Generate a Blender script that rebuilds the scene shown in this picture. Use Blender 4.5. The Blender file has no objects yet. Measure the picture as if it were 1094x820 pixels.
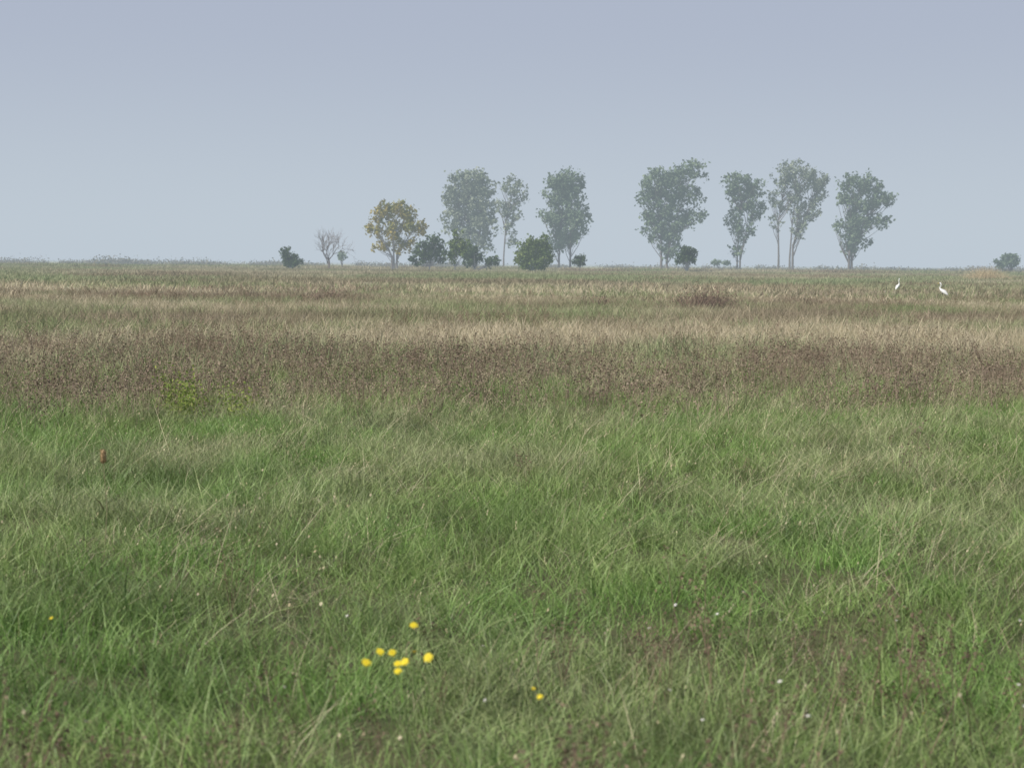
import bpy, math, numpy as np
from mathutils import Vector, Matrix
rng = np.random.default_rng(11)
scene = bpy.context.scene
scene.view_settings.view_transform = 'Standard'
scene.view_settings.look = 'None'
scene.view_settings.exposure = 0
F = 2000.0; CAMH = 1.7

def hor(x): return 277.2 + 0.0083*x
def wx(px, D): return (px-547)*D/F
def wz(px, py, D): return CAMH + (hor(px)-py)*D/F

# ------------------------------------------------------------------ noise
def _h(i, j, s):
    v = np.sin(i*127.1 + j*311.7 + s*74.7)*43758.5453
    return v-np.floor(v)
def vn(x, y, s=0):
    x = np.asarray(x, float); y = np.asarray(y, float)
    i = np.floor(x); j = np.floor(y); fx = x-i; fy = y-j
    fx = fx*fx*(3-2*fx); fy = fy*fy*(3-2*fy)
    a = _h(i, j, s); b = _h(i+1, j, s); c = _h(i, j+1, s); d = _h(i+1, j+1, s)
    return (a*(1-fx)+b*fx)*(1-fy)+(c*(1-fx)+d*fx)*fy
def fbm(x, y, s=0):
    return 0.55*vn(x, y, s)+0.3*vn(x*2.1, y*2.1, s+3)+0.15*vn(x*4.3, y*4.3, s+7)
def sst(a, b, x):
    t = np.clip((x-a)/(b-a), 0, 1); return t*t*(3-2*t)
def gh(x, y):
    amp = 0.14*np.clip(1-(np.asarray(y)-40)/40, 0, 1)
    return (vn(np.asarray(x)/2.6, np.asarray(y)/2.6, 5)-0.5)*amp
def lerp3(a, b, t): return np.asarray(a)*(1-t[:, None])+np.asarray(b)*t[:, None]

# ------------------------------------------------------------------ node helpers
def mix(nt, fac, a, b, mode='MIX'):
    n = nt.nodes.new('ShaderNodeMix'); n.data_type = 'RGBA'; n.blend_type = mode
    for s, v in ((0, fac), (6, a), (7, b)):
        if hasattr(v, 'is_linked'): nt.links.new(v, n.inputs[s])
        elif s == 0: n.inputs[s].default_value = v
        else: n.inputs[s].default_value = (*v, 1) if len(v) == 3 else v
    return n.outputs[2]
def mrange(nt, v, a, b, c=0.0, d=1.0, smooth=True):
    n = nt.nodes.new('ShaderNodeMapRange')
    n.interpolation_type = 'SMOOTHSTEP' if smooth else 'LINEAR'
    nt.links.new(v, n.inputs[0])
    for k, q in zip((1, 2, 3, 4), (a, b, c, d)): n.inputs[k].default_value = q
    return n.outputs[0]
def posnoise(nt, scale, detail=3, off=0.0):
    g = nt.nodes.new('ShaderNodeNewGeometry')
    m = nt.nodes.new('ShaderNodeMapping'); m.inputs['Scale'].default_value = scale
    m.inputs['Location'].default_value = (off, off*1.7, 0)
    nt.links.new(g.outputs['Position'], m.inputs[0])
    n = nt.nodes.new('ShaderNodeTexNoise'); n.inputs['Scale'].default_value = 1; n.inputs['Detail'].default_value = detail
    nt.links.new(m.outputs[0], n.inputs['Vector'])
    return n.outputs[0]
def posy(nt):
    g = nt.nodes.new('ShaderNodeNewGeometry'); s = nt.nodes.new('ShaderNodeSeparateXYZ')
    nt.links.new(g.outputs['Position'], s.inputs[0]); return s.outputs[1]
def attr(nt, name, out='Fac'):
    a = nt.nodes.new('ShaderNodeAttribute'); a.attribute_name = name; return a.outputs[out]
def newmat(name):
    m = bpy.data.materials.new(name); m.use_nodes = True; m.node_tree.nodes.clear()
    m.cycles.emission_sampling = 'NONE'
    return m, m.node_tree
HAZE_GLOW = (0.50, 0.58, 0.66)
def finish(nt, col, trans=0.3, rough=0.6, spec=0.3, haze=None):
    o = nt.nodes.new('ShaderNodeOutputMaterial')
    def setc(s):
        if hasattr(col, 'is_linked'): nt.links.new(col, s)
        else: s.default_value = (*col, 1)
    if spec > 0.15:
        p = nt.nodes.new('ShaderNodeBsdfPrincipled'); p.inputs['Roughness'].default_value = rough
        p.inputs['Specular IOR Level'].default_value = spec
    else:
        p = nt.nodes.new('ShaderNodeBsdfDiffuse')
    setc(p.inputs[0]); out = p.outputs[0]
    if trans > 0:
        t = nt.nodes.new('ShaderNodeBsdfTranslucent'); setc(t.inputs[0])
        x = nt.nodes.new('ShaderNodeMixShader'); x.inputs[0].default_value = trans
        nt.links.new(out, x.inputs[1]); nt.links.new(t.outputs[0], x.inputs[2]); out = x.outputs[0]
    if haze is not None:   # painted haze
        e = nt.nodes.new('ShaderNodeEmission'); e.inputs[0].default_value = (*HAZE_GLOW, 1); e.inputs[1].default_value = 1.0
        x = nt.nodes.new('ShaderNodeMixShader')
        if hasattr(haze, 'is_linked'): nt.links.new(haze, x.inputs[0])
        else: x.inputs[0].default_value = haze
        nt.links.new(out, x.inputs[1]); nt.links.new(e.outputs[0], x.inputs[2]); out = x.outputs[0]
    nt.links.new(out, o.inputs[0])
def foliage(name, a, b, tip=None, tipamt=0.6, patch=None, pamt=0.6, pscale=(0.9, 0.9, 0.9), trans=0.3, rough=0.55, spec=0.1, haze=None, tint=False):
    m, nt = newmat(name)
    c = mix(nt, attr(nt, 'rnd'), a, b)
    if tip: c = mix(nt, mrange(nt, attr(nt, 'hgt'), 0.35, 1.0, 0, tipamt), c, tip)
    if patch: c = mix(nt, mrange(nt, posnoise(nt, pscale, 2), 0.42, 0.62, 0, pamt), c, patch)
    if tint: c = mix(nt, 1.0, c, attr(nt, 'tint', 'Color'), 'MULTIPLY')
    finish(nt, c, trans, rough, spec, haze)
    return m
STRAW = (0.50, 0.43, 0.305); OLIVE = (0.24, 0.30, 0.14); BROWN = (0.23, 0.175, 0.13)
FAR1 = (0.39, 0.36, 0.25); FAR2 = (0.23, 0.285, 0.15); FAR3 = (0.22, 0.175, 0.125)
def field_color(nt):
    far = mix(nt, mrange(nt, posnoise(nt, (0.01, 0.03, 0), 5, 77), 0.4, 0.6), FAR1, FAR2)
    return mix(nt, mrange(nt, posnoise(nt, (0.02, 0.02, 0), 5, 117), 0.54, 0.62, 0, 0.7), far, FAR3)
def field_np(x, y):
    c = lerp3(STRAW, OLIVE, sst(0.48, 0.66, fbm(x*0.09, y*0.16, 71)))
    t = sst(0.50, 0.62, fbm(x*0.08, y*0.13, 72))*0.85; c = c*(1-t[:, None])+np.array(BROWN)*t[:, None]
    g = sst(0.60, 0.7, fbm(x*0.14, y*0.12, 75))*0.7; c = c*(1-g[:, None])+np.array((0.17, 0.27, 0.09))*g[:, None]
    f = lerp3(FAR1, FAR2, sst(0.4, 0.6, fbm(x*0.03, y*0.03, 73)))
    t = sst(0.54, 0.62, fbm(x*0.05, y*0.03, 74))*0.8; f = f*(1-t[:, None])+np.array(FAR3)*t[:, None]
    t = sst(100, 160, y); c = c*(1-t[:, None])+f*t[:, None]
    return c*rng.uniform(0.72, 1.2, len(x))[:, None]
def painted_haze_by_distance(nt): return mrange(nt, posy(nt), 50, 2200, 0.02, 0.85, False)  # painted haze for ground and steppe grass, growing with distance

# ------------------------------------------------------------------ mesh helpers
def build(name, V, Fc, mats, midx=None, rnd=None, hgt=None, link=True, smooth=False):
    me = bpy.data.meshes.new(name); me.from_pydata([tuple(v) for v in V], [], Fc)
    for m in mats: me.materials.append(m)
    if midx is not None: me.polygons.foreach_set('material_index', np.array(midx, dtype=np.int32))
    for nm, arr in (('rnd', rnd), ('hgt', hgt)):
        if arr is not None:
            a = me.attributes.new(nm, 'FLOAT', 'FACE'); a.data.foreach_set('value', np.array(arr, dtype=np.float32))
    if smooth: me.polygons.foreach_set('use_smooth', np.ones(len(me.polygons), dtype=bool))
    me.update()
    o = bpy.data.objects.new(name, me)
    if link: scene.collection.objects.link(o)
    return o
class B:
    def __init__(s): s.V = []; s.F = []; s.M = []; s.R = []; s.H = []
    def face(s, f, m=0, r=0.5, h=0.5): s.F.append(f); s.M.append(m); s.R.append(r); s.H.append(h)
    def blade(s, bx, by, h, w, az, lean, curl, r, m=0, z0=0.0, levels=(0, .5, 1)):
        dx, dy = math.cos(az), math.sin(az); a2 = rng.uniform(0, 6.28); sx, sy = math.cos(a2), math.sin(a2)
        prev = None
        for i, t in enumerate(levels):
            q = (lean*t+curl*t*t)*h; px = bx+dx*q; py = by+dy*q; pz = z0+h*t*(1-0.35*curl*t)
            ww = w*(1-t**2)*0.5*(0.7+0.3*math.sin(3*t))
            if i == len(levels)-1:
                s.V.append((px, py, pz)); s.face((prev[0], prev[1], len(s.V)-1), m, r, 1.0)
            else:
                s.V.append((px-sx*ww, py-sy*ww, pz)); s.V.append((px+sx*ww, py+sy*ww, pz))
                cur = (len(s.V)-2, len(s.V)-1)
                if prev: s.face((prev[0], prev[1], cur[1], cur[0]), m, r, t)
                prev = cur
        return (px, py, pz)
    def tube(s, pts, rads, n=6, m=0, ref=(0.25, 1, 0.13), r=0.5, flat=None):
        pts = [Vector(p) for p in pts]; ref = Vector(ref).normalized(); rings = []
        for i, p in enumerate(pts):
            t = (pts[min(i+1, len(pts)-1)]-pts[max(i-1, 0)]).normalized()
            a = t.cross(ref)
            if a.length < 1e-3: a = t.cross(Vector((1, 0, 0)))
            a.normalize(); b = a.cross(t); k0 = len(s.V)
            for k in range(n):
                an = 2*math.pi*k/n
                fb = flat[i] if flat else 1
                q = p+a*math.cos(an)*rads[i]+b*math.sin(an)*rads[i]*fb
                s.V.append(tuple(q))
            rings.append(k0)
        for i in range(len(rings)-1):
            mm = m[i] if isinstance(m, (list, tuple)) else m
            for k in range(n):
                k2 = (k+1) % n
                s.face((rings[i]+k, rings[i]+k2, rings[i+1]+k2, rings[i+1]+k), mm, r, 0.5)
        for e, kk in ((0, rings[0]), (1, rings[-1])):
            f = tuple(kk+k for k in range(n)); mm = (m[0] if e == 0 else m[-1]) if isinstance(m, (list, tuple)) else m
            s.face(f[::-1] if e == 0 else f, mm, r, 0.5)
    def leaf(s, c, u, v, m=0, r=0.5, h=0.5):
        k = len(s.V)
        for a, b in ((-1, 0), (0, -1), (1, 0), (0, 1)):
            s.V.append((c[0]+u[0]*a+v[0]*b, c[1]+u[1]*a+v[1]*b, c[2]+u[2]*a+v[2]*b))
        s.face((k, k+1, k+2, k+3), m, r, h)
    def leaves(s, C, size, m=0, rr=None, flat=0.55, up=0.0):
        n = len(C)
        nn = rng.normal(size=(n, 3)); nn[:, 2] += up; nn /= np.linalg.norm(nn, axis=1)[:, None]
        u = np.cross(nn, rng.normal(size=(n, 3))); u /= np.linalg.norm(u, axis=1)[:, None]; v = np.cross(nn, u)
        sz = size*rng.uniform(0.6, 1.35, n)
        for i in range(n):
            s.leaf(C[i], u[i]*sz[i], v[i]*sz[i]*flat, m, float(rr[i]) if rr is not None else rng.random())
    def obj(s, name, mats, link=True, smooth=False):
        return build(name, s.V, s.F, mats, s.M, s.R, s.H, link, smooth)

# ------------------------------------------------------------------ scatter (geometry nodes)
def scatter(name, P, rot, scl, idx, templates, tint):
    coll = bpy.data.collections.new(name+'_parts')
    for t in templates: coll.objects.link(t)
    me = bpy.data.meshes.new(name); me.from_pydata([tuple(p) for p in P], [], [])
    for nm, arr in (('irot', rot), ('iscl', scl)):
        a = me.attributes.new(nm, 'FLOAT_VECTOR', 'POINT'); a.data.foreach_set('vector', np.array(arr, dtype=np.float32).ravel())
    a = me.attributes.new('iidx', 'INT', 'POINT'); a.data.foreach_set('value', np.array(idx, dtype=np.int32))
    a = me.attributes.new('tint', 'FLOAT_COLOR', 'POINT'); a.data.foreach_set('color', np.concatenate([tint, np.ones((len(P), 1))], 1).astype(np.float32).ravel())
    o = bpy.data.objects.new(name, me); scene.collection.objects.link(o)
    ng = bpy.data.node_groups.new(name, 'GeometryNodeTree')
    ng.interface.new_socket('Geometry', in_out='INPUT', socket_type='NodeSocketGeometry')
    ng.interface.new_socket('Geometry', in_out='OUTPUT', socket_type='NodeSocketGeometry')
    N = ng.nodes; L = ng.links
    gi = N.new('NodeGroupInput'); go = N.new('NodeGroupOutput')
    ip = N.new('GeometryNodeInstanceOnPoints'); ci = N.new('GeometryNodeCollectionInfo')
    ci.inputs[0].default_value = coll; ci.inputs[1].default_value = True; ci.inputs[2].default_value = True
    def na(nm, ty):
        n = N.new('GeometryNodeInputNamedAttribute'); n.data_type = ty; n.inputs[0].default_value = nm; return n.outputs[0]
    L.new(gi.outputs[0], ip.inputs['Points']); L.new(ci.outputs[0], ip.inputs['Instance'])
    ip.inputs['Pick Instance'].default_value = True
    L.new(na('iidx', 'INT'), ip.inputs['Instance Index'])
    L.new(na('irot', 'FLOAT_VECTOR'), ip.inputs['Rotation'])
    L.new(na('iscl', 'FLOAT_VECTOR'), ip.inputs['Scale'])
    r = N.new('GeometryNodeRealizeInstances'); L.new(ip.outputs[0], r.inputs[0]); L.new(r.outputs[0], go.inputs[0])
    md = o.modifiers.new('scatter', 'NODES'); md.node_group = ng
    return o
def region(y0, y1, dens, fn, wk=0.282, w0=1.2):
    W = wk*y1+w0; n = int((y1-y0)*2*W*dens)
    x = rng.uniform(-W, W, n); y = rng.uniform(y0, y1, n)
    k = (np.abs(x) < wk*y+w0); x = x[k]; y = y[k]
    k = rng.random(len(x)) < fn(x, y); return x[k], y[k]
def put(name, x, y, smin, smax, templates, tilt=0.12, lean=(0.0, 0.0), yaw=math.pi, hmod=None, sink=0.02, tint=None):
    n = len(x); z = gh(x, y)-sink
    s = rng.uniform(smin, smax, n); hz = s.copy()
    if hmod is not None: hz = hz*hmod(x, y)
    rot = np.stack([rng.normal(lean[1], tilt, n), rng.normal(lean[0], tilt, n), rng.uniform(-yaw, yaw, n)], 1)
    T = tint(x, y) if tint else np.repeat(rng.uniform(0.8, 1.15, n)[:, None], 3, 1)
    return scatter(name, np.stack([x, y, z], 1), rot, np.stack([s, s, hz], 1), rng.integers(0, len(templates), n), templates, T)

# ------------------------------------------------------------------ materials
m_green = foliage('green_grass', (0.14, 0.25, 0.055), (0.31, 0.42, 0.135), tip=(0.44, 0.45, 0.23), tipamt=0.45, trans=0.2, rough=0.5, spec=0.4, tint=True)
m_straw = foliage('straw_grass', (0.42, 0.36, 0.22), (0.68, 0.61, 0.44), trans=0.0, tint=True)
m_weed = foliage('dry_brown_weed', (0.18, 0.135, 0.10), (0.38, 0.305, 0.23), trans=0.0, tint=True)
m_weedf = foliage('dark_dry_weed', (0.11, 0.075, 0.055), (0.28, 0.21, 0.15), trans=0.0, tint=True)
m_field, nt = newmat('steppe_grass')
c = mix(nt, mrange(nt, attr(nt, 'rnd'), 0, 1, 0, 0.4, False), attr(nt, 'tint', 'Color'), STRAW)
finish(nt, c, 0.15, 0.7, 0.1, painted_haze_by_distance(nt))
def flat(name, c, trans=0.0, rough=0.6, haze=None):
    m, nt = newmat(name)
    col = mix(nt, posnoise(nt, (40, 40, 40), 1), tuple(v*0.85 for v in c), tuple(min(1, v*1.12) for v in c))
    finish(nt, col, trans, rough, 0.2, haze); return m

# ------------------------------------------------------------------ ground
def axis(lo, hi, near, step, g):
    a = [0.0]; s = step
    while a[-1] < hi:
        if a[-1] > near: s *= g
        a.append(a[-1]+s)
    b = [0.0]; s = step
    while b[-1] > lo:
        if b[-1] < -near: s *= g
        b.append(b[-1]-s)
    return np.array(sorted(set(a+b)))
xs = axis(-9000, 9000, 14, 0.6, 1.16); ys = axis(-300, 9000, 60, 0.6, 1.12)
X, Y = np.meshgrid(xs, ys); Z = gh(X, Y)
V = np.stack([X.ravel(), Y.ravel(), Z.ravel()], 1); nx = len(xs)
Fc = [(j*nx+i, j*nx+i+1, (j+1)*nx+i+1, (j+1)*nx+i) for j in range(len(ys)-1) for i in range(nx-1)]
m_ground, nt = newmat('steppe_ground')
near = mix(nt, posnoise(nt, (3, 3, 3), 3), (0.05, 0.065, 0.025), (0.13, 0.12, 0.06))
c = mix(nt, mrange(nt, posy(nt), 22, 45), near, field_color(nt))
finish(nt, c, 0, 0.95, 0.05, painted_haze_by_distance(nt))
build('ground', V, Fc, [m_ground], smooth=True)

# ------------------------------------------------------------------ grass templates
def tuft(n, rad, h0, h1, w0, w1, mat, name, curl=(0.1, 0.7), lean=(0.05, 0.35), levels=(0, .5, 1)):
    b = B()
    for i in range(n):
        r = rad*math.sqrt(rng.random()); a = rng.uniform(0, 6.28)
        az = rng.uniform(-math.pi, math.pi)
        b.blade(r*math.cos(a), r*math.sin(a), rng.uniform(h0, h1), rng.uniform(w0, w1), az, rng.uniform(*lean), rng.uniform(*curl), rng.random(), levels=levels)
    return b.obj(name, [mat], link=False)
greens = [tuft(42, 0.14, 0.07, 0.23, 0.003, 0.0055, m_green, 'grass_tuft', curl=(0.1, 1.0), lean=(0.05, 0.6)) for i in range(8)]
def straw(name, n=8):
    b = B()
    for i in range(n):
        r = 0.16*math.sqrt(rng.random()); a = rng.uniform(0, 6.28); az = rng.normal(0.1, 1.3); rr = rng.random()
        h = rng.uniform(0.15, 0.44)
        x0, y0 = r*math.cos(a), r*math.sin(a)
        e = b.blade(x0, y0, h, rng.uniform(0.002, 0.0036), az, rng.uniform(0.1, 1.1), rng.uniform(0, 0.8), rr, levels=(0, .4, .75, 1))
        if rng.random() < 0.25:
            for k in range(3):
                c = (e[0]-math.cos(az)*k*0.012+rng.normal(0, .004), e[1]+rng.normal(0, .004), e[2]-k*0.016)
                b.leaf(c, (0.002, 0.001, 0.009), (0.0025*rng.normal(), 0.0025, 0), 0, rr*0.6)
    return b.obj(name, [m_straw], link=False)
straws = [straw('straw_tuft') for i in range(8)]
def weed(name, n=7, hh=(0.35, 0.62), per=5, fs=0.008, rad=0.16, nb=4, mat=None):
    b = B()
    for i in range(n):
        r = rad*math.sqrt(rng.random()); a = rng.uniform(0, 6.28); x0, y0 = r*math.cos(a), r*math.sin(a)
        h = rng.uniform(*hh); lx, ly = rng.normal(0.04, 0.09), rng.normal(0, 0.09); rr = rng.random()
        top = (x0+lx, y0+ly, h)
        b.tube([(x0, y0, 0), top], [0.0028, 0.0012], 3, r=rr)
        for k in range(nb):
            t = rng.uniform(0.5, 0.9); p = (x0+lx*t, y0+ly*t, h*t); a = rng.uniform(0, 6.28); q = rng.uniform(0.03, 0.08)
            e = (p[0]+q*math.cos(a), p[1]+q*math.sin(a), p[2]+rng.uniform(0.05, 0.13))
            b.blade(p[0], p[1], e[2]-p[2], 0.003, a, q/(e[2]-p[2]), 0, rr, z0=p[2], levels=(0, .5, 1))
            C = np.array(e)+rng.normal(size=(per, 3))*[0.012, 0.012, 0.018]; b.leaves(C, fs, 0, np.clip(rng.normal(0.35, 0.3, len(C)), 0, 1))
        C = np.array(top)+rng.normal(size=(per*2, 3))*[0.012, 0.012, 0.035]; b.leaves(C, fs, 0, np.clip(rng.normal(0.35, 0.3, len(C)), 0, 1))
    return b.obj(name, [mat or m_weed], link=False)
weeds = [weed('weed_tuft', 5, (0.3, 0.6), per=5, fs=0.008, mat=m_weedf) for i in range(7)]
weeds_band = [weed('weed_tuft', 8, (0.2, 0.55), 3, 0.012, 0.28, 3) for i in range(7)]
mids = [tuft(50, 0.45, 0.12, 0.5, 0.010, 0.018, m_field, 'steppe_tuft') for i in range(6)]
fars = [tuft(40, 1.3, 0.2, 0.6, 0.04, 0.08, m_field, 'steppe_clump') for i in range(6)]

def green_tint(x, y):
    n = len(x); t = sst(0.40, 0.70, fbm(x/1.5, y/2.2, 90))*0.7*sst(4.5, 9, y)
    c = lerp3((0.92, 0.98, 0.88), (1.35, 1.13, 1.6), t)             # drier, yellower swards
    l = sst(0.5, 0.72, fbm(x/0.9, y/1.1, 91))*0.75; c = c*(1-l[:, None])+np.array((0.76, 1.0, 0.68))*l[:, None]   # lush clumps
    d = sst(0.55, 0.72, fbm(x/0.6, y/0.7, 92)); c = c*(1-0.35*d[:, None])
    return c*rng.uniform(0.68, 1.2, n)[:, None]
edge = lambda x, y: y+11*(fbm(x/2.6, y/3, 21)-0.5)
hm = lambda x, y: 0.4+1.25*fbm(x/0.6, y/0.6, 2)
x, y = region(3.6, 38, 64, lambda x, y: (1-0.85*sst(19, 29, edge(x, y)))*(0.3+0.95*fbm(x/0.45, y/0.45, 8)))
put('green_grass', x, y, 0.75, 1.3, greens, 0.2, (0.03, 0), hmod=hm, tint=green_tint)
x, y = region(3.6, 46, 15, lambda x, y: np.clip(0.10+0.75*sst(0.42, 0.66, fbm(x/1.4, y/1.8, 4))*sst(5, 12, y)+0.5*sst(12, 19, y), 0, 1))
put('straw_grass', x, y, 0.65, 1.15, straws, 0.22, (0.06, 0), yaw=1.4)
band = lambda x, y: sst(16.5, 25, edge(x, y))*(1-sst(28, 38, edge(x, y)))
x, y = region(13, 85, 7.5, lambda x, y: np.clip(band(x, y)*(0.1+1.1*sst(0.34, 0.62, fbm(x/2.6, y/1.6, 14)))+0.26*sst(.52, .66, fbm(x/7, y/4, 15))*sst(36, 40, y), 0, 1))
put('dry_brown_weeds', x, y, 0.6, 1.15, weeds_band, 0.14)
x, y = region(3.8, 14, 11, lambda x, y: np.clip((1-sst(5.6, 8.6, y))*(0.10+0.9*sst(0.38, 0.62, fbm(x/0.8, y/0.8, 33)))*(0.45+0.55*sst(-0.4, 1.0, x))+0.015, 0, 1))
put('foreground_weeds', x, y, 0.45, 0.95, weeds, 0.18)
x, y = region(24, 90, 3.0, lambda x, y: sst(24, 36, y)*(0.6+0.6*fbm(x/3, y/3, 40)))
put('steppe_grass', x, y, 0.6, 1.3, mids, 0.1, tint=field_np)
x, y = region(75, 440, 0.30, lambda x, y: 0.35+0.65*(1-sst(150, 400, y)))
put('distant_steppe_grass', x, y, 0.6, 1.2, fars, 0.06, tint=field_np)
x, y = region(440, 480, 0.5, lambda x, y: 0.4+0.6*fbm(x/15, y/10, 61))
put('tall_grass_belt', x, y, 1.1, 2.1, fars, 0.06, hmod=lambda x, y: 0.6+0.9*fbm(x/9, y/9, 62), tint=field_np)

# ------------------------------------------------------------------ trees
HZ = 0.29  # fixed share of haze glow mixed into bark and leaf materials
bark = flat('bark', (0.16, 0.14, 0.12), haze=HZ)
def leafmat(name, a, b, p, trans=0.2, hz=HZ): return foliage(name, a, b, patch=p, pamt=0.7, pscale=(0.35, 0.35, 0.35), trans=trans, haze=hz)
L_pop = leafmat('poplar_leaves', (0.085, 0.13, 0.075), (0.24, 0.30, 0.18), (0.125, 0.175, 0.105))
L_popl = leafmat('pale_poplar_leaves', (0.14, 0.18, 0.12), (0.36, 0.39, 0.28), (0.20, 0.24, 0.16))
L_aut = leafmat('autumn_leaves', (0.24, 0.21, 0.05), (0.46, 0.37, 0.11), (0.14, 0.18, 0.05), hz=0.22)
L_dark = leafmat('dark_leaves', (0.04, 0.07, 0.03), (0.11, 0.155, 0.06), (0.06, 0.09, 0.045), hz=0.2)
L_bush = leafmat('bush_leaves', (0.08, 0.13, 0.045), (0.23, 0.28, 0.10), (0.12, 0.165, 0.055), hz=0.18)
def plant(name, D, bx, blobs, leafm, barkm=bark, trunks=None, tr=0.3, dens=1.0, leaf=0.34, clump=1.1, per=30, limbs=0.5):
    b = B(); m = D/F; X0 = wx(bx, D); cents = []
    for (cx, cy, rx, ry) in blobs:
        c = np.array([(cx-bx)*m, 0.0, wz(cx, cy, D)]); rx *= m; ry *= m; rd = rx*rng.uniform(0.8, 1.0)
        n = max(3, int(dens*0.95*rx*rd*ry/(clump**3)*0.9+2))
        d = rng.normal(size=(n, 3)); d /= np.linalg.norm(d, axis=1)[:, None]
        rad = rng.random(n)**0.42
        pts = c+d*rad[:, None]*[rx, rd, ry]*0.97
        cents += [p for p in pts if p[2] > 0.3]
    for p in cents:
        cr = clump*rng.uniform(0.4, 1.3); n = int(per*(cr/clump)**2)
        C = p+rng.normal(size=(n, 3))*cr*[0.45, 0.45, 0.48]
        C = C[C[:, 2] > 0.1]
        b.leaves(C, leaf, 1, np.clip(rng.normal(rng.uniform(0.1, 0.9), 0.15, len(C)), 0, 1), flat=0.7, up=0.7)
    paths = []
    if trunks:
        for tp in trunks:
            P = [np.array([(tp[0][0]-bx)*m, 0.0, -0.3])]+[np.array([(q[0]-bx)*m, rng.normal(0, 0.3), wz(q[0], q[1], D)]) for q in tp]
            R = [tr*(1-0.88*i/(len(P)-1)) for i in range(len(P))]; b.tube(P, R, 8); paths.append(P)
    else: paths = [[np.array([0., 0, -0.1]), np.array([0, 0, 0.5])]]
    for p in cents:
        if rng.random() > limbs: continue
        P = min(paths, key=lambda P: min(np.linalg.norm(q-p) for q in P))
        hd = math.hypot(p[0]-P[-1][0], p[1]); zt = max(P[1][2]*0.5, p[2]-hd*rng.uniform(0.9, 1.8)-1.0)
        zs = [q[2] for q in P]; s = np.array([np.interp(zt, zs, [q[k] for q in P]) for k in range(3)])
        mid = s*0.5+p*0.5+np.array([0, 0, -0.08*np.linalg.norm(p-s)])
        r0 = min(tr*0.4, 0.02+0.012*np.linalg.norm(p-s)); b.tube([s, mid, p], [r0, r0*0.65, r0*0.25], 4)
    o = b.obj(name, [barkm, leafm]); o.location = (X0, D, 0); return o

def bare_tree(name, D, bx, top, wpx):
    b = B(); H = wz(bx, top, D)
    def grow(p, d, L, r, dep):
        q = p+d*L; b.tube([tuple(p), tuple(p+d*L*0.5+Vector(rng.normal(0, 0.04*L, 3))), tuple(q)], [r, r*0.85, r*0.65], 5 if dep < 3 else 3)
        if dep > 4: return
        for k in range(3 if dep < 4 else 2):
            a = Vector(rng.normal(0, 1, 3)); a = (a-d*a.dot(d)).normalized(); nd = (d+a*rng.uniform(0.45, 0.95)+Vector((0, 0, 0.15))).normalized()
            grow(p+d*L*rng.uniform(0.5, 1), nd, L*rng.uniform(0.7, 0.92), max(0.022, r*0.62), dep+1)
    grow(Vector((0, 0, -0.2)), Vector((0.02, 0, 1)), H*0.28, 0.2, 0)
    grow(Vector((0.3, 0, -0.2)), Vector((-0.3, 0.1, 1)).normalized(), H*0.26, 0.14, 1)
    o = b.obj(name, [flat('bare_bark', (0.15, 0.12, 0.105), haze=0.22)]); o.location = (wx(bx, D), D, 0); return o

plant('shrub', 420, 309, [(309, 276, 10, 9), (306, 269, 6, 6), (312, 280, 12, 6)], L_dark, dens=2, clump=0.6, leaf=0.22, per=22)
bare_tree('bare_tree', 430, 350, 236, 50)
plant('shrub', 450, 365, [(365, 274, 5, 5)], L_pop, dens=2, clump=0.6, leaf=0.25)
plant('autumn_tree', 430, 421, [(408, 228, 14, 12), (425, 224, 14, 11), (402, 246, 11, 9), (420, 246, 14, 10), (440, 240, 13, 9), (450, 243, 8, 10), (408, 263, 12, 7), (428, 262, 13, 9), (436, 230, 9, 8)], L_aut,
      trunks=[[(420, 278), (419, 255), (424, 228)], [(423, 272), (432, 258), (444, 242)], [(418, 274), (408, 255), (404, 236)]], tr=0.3, dens=1.15, clump=0.9, leaf=0.32)
plant('dark_shrub', 425, 458, [(456, 268, 14, 15), (466, 260, 9, 11), (448, 276, 10, 9), (470, 274, 8, 10)], L_dark, trunks=[[(458, 280), (458, 262)]], tr=0.2, dens=1.4, clump=0.8, leaf=0.3)
plant('poplar_tree', 500, 503, [(498, 193, 21, 14), (488, 212, 19, 16), (510, 206, 19, 18), (484, 235, 15, 16), (504, 236, 20, 18), (520, 232, 14, 20), (500, 258, 18, 16), (520, 258, 10, 14)], L_popl, bark,
      trunks=[[(501, 275), (500, 240), (497, 195)], [(508, 275), (512, 240), (514, 205)]], tr=0.32, dens=1.2, clump=1.25, leaf=0.42)
plant('poplar_tree', 490, 540, [(542, 199, 13, 9), (553, 210, 13, 12), (538, 222, 10, 15), (549, 232, 11, 14), (542, 252, 8, 14)], L_popl, bark,
      trunks=[[(537, 275), (539, 240), (547, 200)]], tr=0.28, dens=1.0, clump=1.0, leaf=0.36, per=24)
plant('sapling', 430, 485, [(488, 256, 9, 14), (482, 270, 10, 14), (496, 268, 9, 13)], L_bush, trunks=[[(485, 280), (487, 255)]], tr=0.15, dens=1.3, clump=0.8, leaf=0.3)
plant('shrub', 420, 507, [(507, 273, 9, 10), (500, 278, 9, 8), (524, 280, 8, 6)], L_dark, dens=1.6, clump=0.7, leaf=0.28)
plant('round_bush', 400, 570, [(570, 270, 18, 15), (579, 262, 12, 11), (559, 272, 11, 13), (570, 280, 20, 8), (586, 274, 7, 9)], L_bush, dens=1.7, clump=0.8, leaf=0.28)
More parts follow.
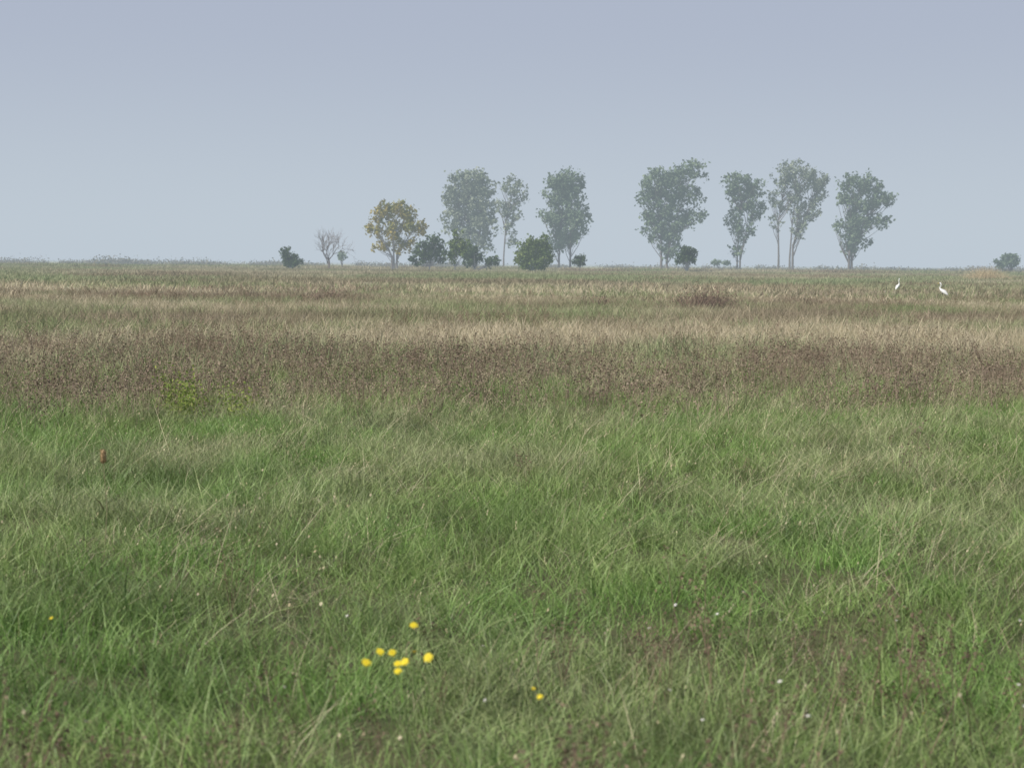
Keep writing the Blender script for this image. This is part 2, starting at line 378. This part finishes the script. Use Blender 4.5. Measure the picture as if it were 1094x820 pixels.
plant('poplar_tree', 500, 601, [(598, 192, 18, 13), (608, 199, 17, 15), (592, 208, 17, 15), (612, 222, 17, 18), (593, 232, 18, 16), (606, 243, 20, 16), (598, 258, 16, 14), (617, 238, 12, 12)], L_pop, bark,
      trunks=[[(596, 275), (598, 240), (601, 195)], [(608, 274), (608, 245), (610, 210)]], tr=0.34, dens=1.3, clump=1.25, leaf=0.42)
plant('shrub', 470, 618, [(618, 278, 9, 5)], L_dark, dens=2, clump=0.6, leaf=0.26)
plant('poplar_tree', 490, 708, [(700, 192, 21, 14), (738, 184, 15, 12), (692, 210, 17, 17), (716, 205, 21, 18), (741, 208, 12, 14), (696, 234, 18, 16), (718, 235, 20, 18), (738, 230, 13, 9), (708, 256, 19, 16), (712, 268, 13, 8), (720, 186, 12, 11)], L_pop, bark,
      trunks=[[(705, 275), (704, 240), (702, 195)], [(711, 275), (718, 240), (735, 190)]], tr=0.4, dens=1.25, clump=1.3, leaf=0.42)
plant('round_bush', 440, 733, [(733, 273, 11, 9), (726, 277, 7, 6)], L_dark, dens=2, clump=0.6, leaf=0.26)
plant('poplar_tree', 495, 787, [(786, 194, 16, 12), (800, 202, 16, 13), (780, 210, 12, 13), (796, 222, 17, 15), (805, 224, 11, 10), (784, 236, 13, 12), (792, 250, 12, 12), (786, 265, 9, 9)], L_pop, bark,
      trunks=[[(786, 275), (787, 245), (792, 200)], [(789, 272), (795, 250), (806, 218)]], tr=0.28, dens=1.1, clump=1.1, leaf=0.38)
plant('shrub', 460, 769, [(763, 280, 7, 3), (774, 280, 5, 3)], L_pop, dens=2, clump=0.6, leaf=0.26)
plant('poplar_tree', 495, 841, [(848, 183, 19, 12), (832, 192, 14, 12), (866, 192, 16, 13), (826, 212, 11, 14), (846, 206, 16, 13), (870, 212, 12, 12), (856, 226, 18, 12), (828, 236, 9, 13), (850, 244, 11, 11), (875, 200, 9, 8)], L_popl, bark,
      trunks=[[(830, 275), (829, 240), (836, 195)], [(842, 276), (844, 240), (850, 185)], [(845, 262), (856, 235), (870, 200)]], tr=0.34, dens=0.85, clump=1.0, leaf=0.36, per=24, limbs=0.8)
plant('poplar_tree', 485, 908, [(908, 197, 18, 11), (928, 200, 16, 12), (902, 214, 14, 13), (922, 218, 20, 14), (940, 214, 13, 12), (912, 236, 20, 13), (932, 236, 16, 10), (907, 254, 15, 12), (920, 256, 12, 9), (906, 267, 10, 7), (893, 242, 8, 6)], L_pop, bark,
      trunks=[[(905, 273), (907, 245), (914, 200)], [(908, 268), (920, 240), (932, 205)]], tr=0.36, dens=1.15, clump=1.15, leaf=0.4)
plant('round_bush', 450, 1077, [(1077, 278, 9, 8), (1066, 282, 7, 4)], L_pop, dens=2, clump=0.6, leaf=0.27)
# far shrubs along the horizon
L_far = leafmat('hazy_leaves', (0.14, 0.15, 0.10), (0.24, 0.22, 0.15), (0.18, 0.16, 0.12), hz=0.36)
b = B()
for px in list(rng.uniform(-120, 300, 50))+list(rng.uniform(300, 1200, 60)):
    D = rng.uniform(620, 1000); w = rng.uniform(2, 13); h = rng.uniform(0.8, 2.3)*(1.25 if px < 260 else 1.0)
    n = int(30*w); C = np.array([wx(px, D), D, h*0.3])+rng.normal(size=(n, 3))*[w*0.45, w*0.4, h*0.38]; C[:, 2] = np.abs(C[:, 2]); b.leaves(C, 0.42, 0)
b.obj('distant_shrubs', [L_far])
# tall dry shrubs in the field
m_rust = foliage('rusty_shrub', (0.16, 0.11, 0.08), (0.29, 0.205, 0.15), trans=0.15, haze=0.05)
def field_shrub(name, px, base, wpx, hpx, mat, k=170):
    D = CAMH*F/(base-hor(px)); w = wpx*D/F; h = hpx*D/F; b = B()
    for i in range(int(k*w)):
        x0 = rng.normal(0, w*0.27); a = rng.uniform(0, 6.28); hh = h*rng.uniform(0.45, 1.1)*math.exp(-(x0/(w*0.6))**2)
        y0 = rng.normal(0, w*0.2); e = b.blade(x0, y0, hh, 0.025, a, 0.3, 0.3, rng.random())
        b.leaves(np.array(e)*[1, 1, rng.uniform(0.6, 1)]+rng.normal(size=(4, 3))*0.07, 0.03, 0)
    o = b.obj(name, [mat]); o.location = (wx(px, D), D, float(gh(wx(px, D), D))); return o
field_shrub('dry_shrub', 752, 335, 66, 32, m_rust)
field_shrub('dry_shrub', 640, 332, 30, 19, m_rust, 90); field_shrub('dry_shrub', 335, 328, 34, 20, m_rust, 70); field_shrub('dry_shrub', 357, 324, 10, 21, m_rust)
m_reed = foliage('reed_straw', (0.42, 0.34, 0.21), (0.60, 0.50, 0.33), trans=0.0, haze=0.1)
field_shrub('reed_clump', 1052, 300, 46, 17, m_reed)
field_shrub('dry_weed', 968, 426, 8, 24, m_rust)

# ------------------------------------------------------------------ flowers
m_stem = flat('flower_stem', (0.14, 0.20, 0.07), 0.2); m_yel = flat('yellow_petals', (0.90, 0.74, 0.05), 0.2); m_wht = flat('white_petals', (0.8, 0.79, 0.77), 0.2)
m_ctr = flat('flower_centre', (0.7, 0.45, 0.02))
def flower(b, x, y, z0, h, R, np_=10, nod=0.6, pm=1):
    lx, ly = rng.normal(0, 0.015), rng.normal(-0.01, 0.02); top = Vector((x, y, z0+h))
    b.tube([(x+lx, y+ly, z0), (x+lx*.3, y+ly*.3, z0+h*.5), tuple(top)], [0.0018, 0.0015, 0.0012], 5, 0)
    nrm = Vector((rng.normal(0, .4), -nod+rng.normal(0, .35), 1)).normalized(); u = nrm.cross(Vector((0, 1, 0.2))).normalized(); v = nrm.cross(u)
    for ring in (1.0, 0.65):
        for k in range(np_):
            a = 2*math.pi*k/np_+ring*3; d = u*math.cos(a)+v*math.sin(a); s = u*-math.sin(a)+v*math.cos(a); k0 = len(b.V)
            rr = R*rng.uniform(0.8, 1.1)
            for (t, w, up) in ((0.1, .05, 0), (.6, .15, .12), (1, .08, .1)):
                for sg in (-1, 1): b.V.append(tuple(top+d*rr*ring*t+s*R*w*sg*1.4+nrm*R*(up+(1-ring)*.4)))
            b.face((k0, k0+1, k0+3, k0+2), pm); b.face((k0+2, k0+3, k0+5, k0+4), pm)
    b.tube([tuple(top-nrm*R*.3), tuple(top), tuple(top+nrm*R*.25)], [R*.12, R*.28, R*.15], 8, 2)
def flower_plant(name, pts, pm_mat, R, h):
    b = B()
    for (px, py) in pts:
        hh = h*rng.uniform(0.94, 1.06); D = (CAMH-hh)*F/(py-hor(px)); X = wx(px, D)
        z0 = float(gh(X, D)); flower(b, X, D, z0, hh-z0, R*rng.uniform(0.75, 1.15))
    b.obj(name, [m_stem, pm_mat, m_ctr])
flower_plant('yellow_wildflower', [(392, 712), (407, 700), (420, 701), (426, 713), (434, 711), (426, 721), (444, 700), (459, 706), (443, 671)], m_yel, 0.015, 0.50)
flower_plant('yellow_wildflower', [(573, 740), (580, 749)], m_yel, 0.009, 0.50)
flower_plant('yellow_wildflower', [(52, 663)], m_yel, 0.010, 0.48)
b = B(); flower(b, 0, 0, 0, 0.38, 0.007, 6)
wf = b.obj('white_flower', [m_stem, m_wht, m_ctr], link=False)
x, y = region(4.8, 9.0, 9, lambda x, y: sst(0.5, 0.62, fbm(x/0.7, y/0.7, 52)))
put('white_wildflowers', x, y, 0.8, 1.15, [wf], 0.25)
# leafy yellow-green plant in the weed band
b = B()
for px in np.concatenate([rng.normal(190, 10, 16), rng.uniform(165, 285, 26)]):
    D = rng.uniform(19.0, 21.0); x0 = wx(px, D); hh = rng.uniform(0.25, 0.5)*(1.1 if px < 210 else 0.8)
    C = np.array([x0, D, hh*0.6])+rng.normal(size=(50, 3))*[0.06, 0.06, hh*0.28]; b.leaves(C, 0.018, 0)
mm = foliage('leafy_green', (0.15, 0.23, 0.06), (0.34, 0.39, 0.11))
b.obj('yellow_flowering_weed', [mm, m_yel, m_ctr])
# teasel head on a stalk
px, py = 109, 488; D = 10.5; b = B(); X0 = wx(px, D); zt = wz(px, py, D)
b.tube([(0, 0, 0), (0.02, 0, zt*.5), (0, 0, zt-0.03)], [0.003, 0.0025, 0.002], 6, 0)
b.tube([(0, 0, zt+z) for z in (-.04, -.025, 0, .025, .04)], [.004, .013, .016, .011, .003], 10, 1)
for i in range(160):
    a = rng.uniform(0, 6.28); z = rng.uniform(-.035, .04); r = 0.013
    b.leaf((r*math.cos(a), r*math.sin(a), zt+z), (0.008*math.cos(a), 0.008*math.sin(a), 0.005), (0, 0, 0.002), 1)
for a in (0.5, 2.6, 4.4): b.blade(0, 0, 0.1, 0.012, a, 0.7, 0.4, .5, 0, z0=zt*0.5)
o = b.obj('teasel', [flat('dry_stalk', (0.30, 0.27, 0.15)), flat('teasel_head', (0.36, 0.25, 0.13))]); o.location = (X0, D, 0)

# ------------------------------------------------------------------ egrets
m_feather = flat('white_feathers', (0.74, 0.74, 0.72)); m_bill = flat('yellow_bill', (0.7, 0.45, 0.05)); m_leg = flat('dark_legs', (0.03, 0.03, 0.03))
def catmull(P, n=4):
    P = np.array(P, float); out = []
    for i in range(len(P)-1):
        a = P[max(i-1, 0)]; b_ = P[i]; c = P[i+1]; d = P[min(i+2, len(P)-1)]
        for k in range(n):
            t = k/n; out.append(0.5*((2*b_)+(-a+c)*t+(2*a-5*b_+4*c-d)*t*t+(-a+3*b_-3*c+d)*t**3))
    out.append(P[-1]); return np.array(out)
def egret(px, base, yaw, neck, sc=1.0):
    D = CAMH*F/(base-hor(px)); e = bpy.data.objects.new('great_egret', None); scene.collection.objects.link(e)
    e.location = (wx(px, D), D, 0); e.rotation_euler = (0, 0, yaw); e.scale = (sc,)*3
    A = catmull(neck); b = B()
    b.tube([tuple(q[:3]) for q in A], [max(.003, q[3]) for q in A], 14, 0, ref=(0, 1, 0)); o = b.obj('body_and_neck', [m_feather], smooth=True); o.parent = e
    hd = A[-1][:3]; b = B(); b.tube([hd+[-.02, 0, 0], hd+[.05, 0, -.01], hd+[.13, 0, -.03]], [.016, .010, .002], 8, 0, ref=(0, 1, 0)); o = b.obj('bill', [m_bill], smooth=True); o.parent = e
    b = B()
    for s in (-1, 1):
        W = catmull([(-.26, s*.02, .40, .008), (-.17, s*.055, .47, .045), (-.05, s*.07, .56, .065), (.05, s*.06, .62, .04), (.09, s*.04, .63, .01)])
        b.tube([tuple(q[:3]) for q in W], [q[3] for q in W], 10, 0, ref=(0, 1, 0), flat=[0.35]*len(W))
    o = b.obj('folded_wings', [m_feather], smooth=True); o.parent = e
    for s, f in ((-1, .03), (1, -.03)):
        b = B(); L = [(0, s*.04, .52), (.02+f, s*.04, .40), (-.02+f, s*.04, .24), (0+f, s*.04, .01)]
        b.tube(L, [.022, .011, .009, .007], 8, 0, ref=(0, 1, 0))
        for a in (-.5, 0, .5, 3.14): b.tube([(f, s*.04, .012), (f+.07*math.cos(a), s*.04+.07*math.sin(a), .006)], [.006, .003], 5, 0, ref=(0, 0, 1))
        o = b.obj('leg', [m_leg], smooth=True); o.parent = e
upright = [(-.30, 0, .36, .004), (-.21, 0, .43, .04), (-.09, 0, .51, .08), (.03, 0, .59, .08), (.10, 0, .67, .05), (.12, 0, .75, .03), (.08, 0, .84, .024), (.09, 0, .94, .023), (.14, 0, 1.0, .028), (.19, 0, .99, .017)]
curved = [(-.30, 0, .37, .004), (-.21, 0, .44, .04), (-.09, 0, .52, .08), (.03, 0, .59, .08), (.12, 0, .65, .05), (.17, 0, .73, .03), (.12, 0, .81, .024), (.11, 0, .90, .023), (.16, 0, .96, .028), (.21, 0, .95, .017)]
egret(958, 316, 0.85, upright); egret(1006, 324, math.pi-0.8, curved)

# ------------------------------------------------------------------ light, sky, camera
az, el = math.atan2(-0.75, -0.45), math.radians(46)
sdir = Vector((math.sin(az)*math.cos(el), math.cos(az)*math.cos(el), math.sin(el)))
sl = bpy.data.lights.new('sun', 'SUN'); sl.energy = 4.4; sl.angle = math.radians(0.8); sl.color = (1, 0.95, 0.88)
so = bpy.data.objects.new('sun', sl); so.rotation_euler = sdir.to_track_quat('Z', 'Y').to_euler(); scene.collection.objects.link(so)
w = bpy.data.worlds.new('World'); scene.world = w; w.use_nodes = True; nt = w.node_tree; nt.nodes.clear()
st = nt.nodes.new('ShaderNodeTexSky'); st.sky_type = 'NISHITA'; st.sun_disc = False; st.sun_elevation = el; st.sun_rotation = az
st.air_density = 1.0; st.dust_density = 1.5; st.ozone_density = 1.0
tc = nt.nodes.new('ShaderNodeTexCoord'); sp = nt.nodes.new('ShaderNodeSeparateXYZ'); nt.links.new(tc.outputs['Generated'], sp.inputs[0])
zz = sp.outputs[2]
hz = mix(nt, mrange(nt, zz, 0.0, 0.14), (5.3, 6.05, 6.8), (4.3, 4.8, 5.9))
fac = mrange(nt, zz, 0.15, 0.6, 0.95, 0.25)
col = mix(nt, fac, st.outputs[0], hz)
bg = nt.nodes.new('ShaderNodeBackground'); bg.inputs[1].default_value = 0.1
nt.links.new(col, bg.inputs[0])
wo = nt.nodes.new('ShaderNodeOutputWorld'); nt.links.new(bg.outputs[0], wo.inputs[0])
cam = bpy.data.cameras.new('camera'); co = bpy.data.objects.new('camera', cam); scene.collection.objects.link(co); scene.camera = co
cam.sensor_width = 36; cam.lens = 36*F/1094; cam.clip_start = 0.1; cam.clip_end = 20000
R = Matrix.Rotation(math.radians(90)-math.atan(128.4/F), 4, 'X') @ Matrix.Rotation(math.radians(0.475), 4, 'Z')
co.matrix_world = Matrix.Translation((0, 0, CAMH)) @ R
cam.dof.use_dof = True; cam.dof.focus_distance = 25; cam.dof.aperture_fstop = 5.0
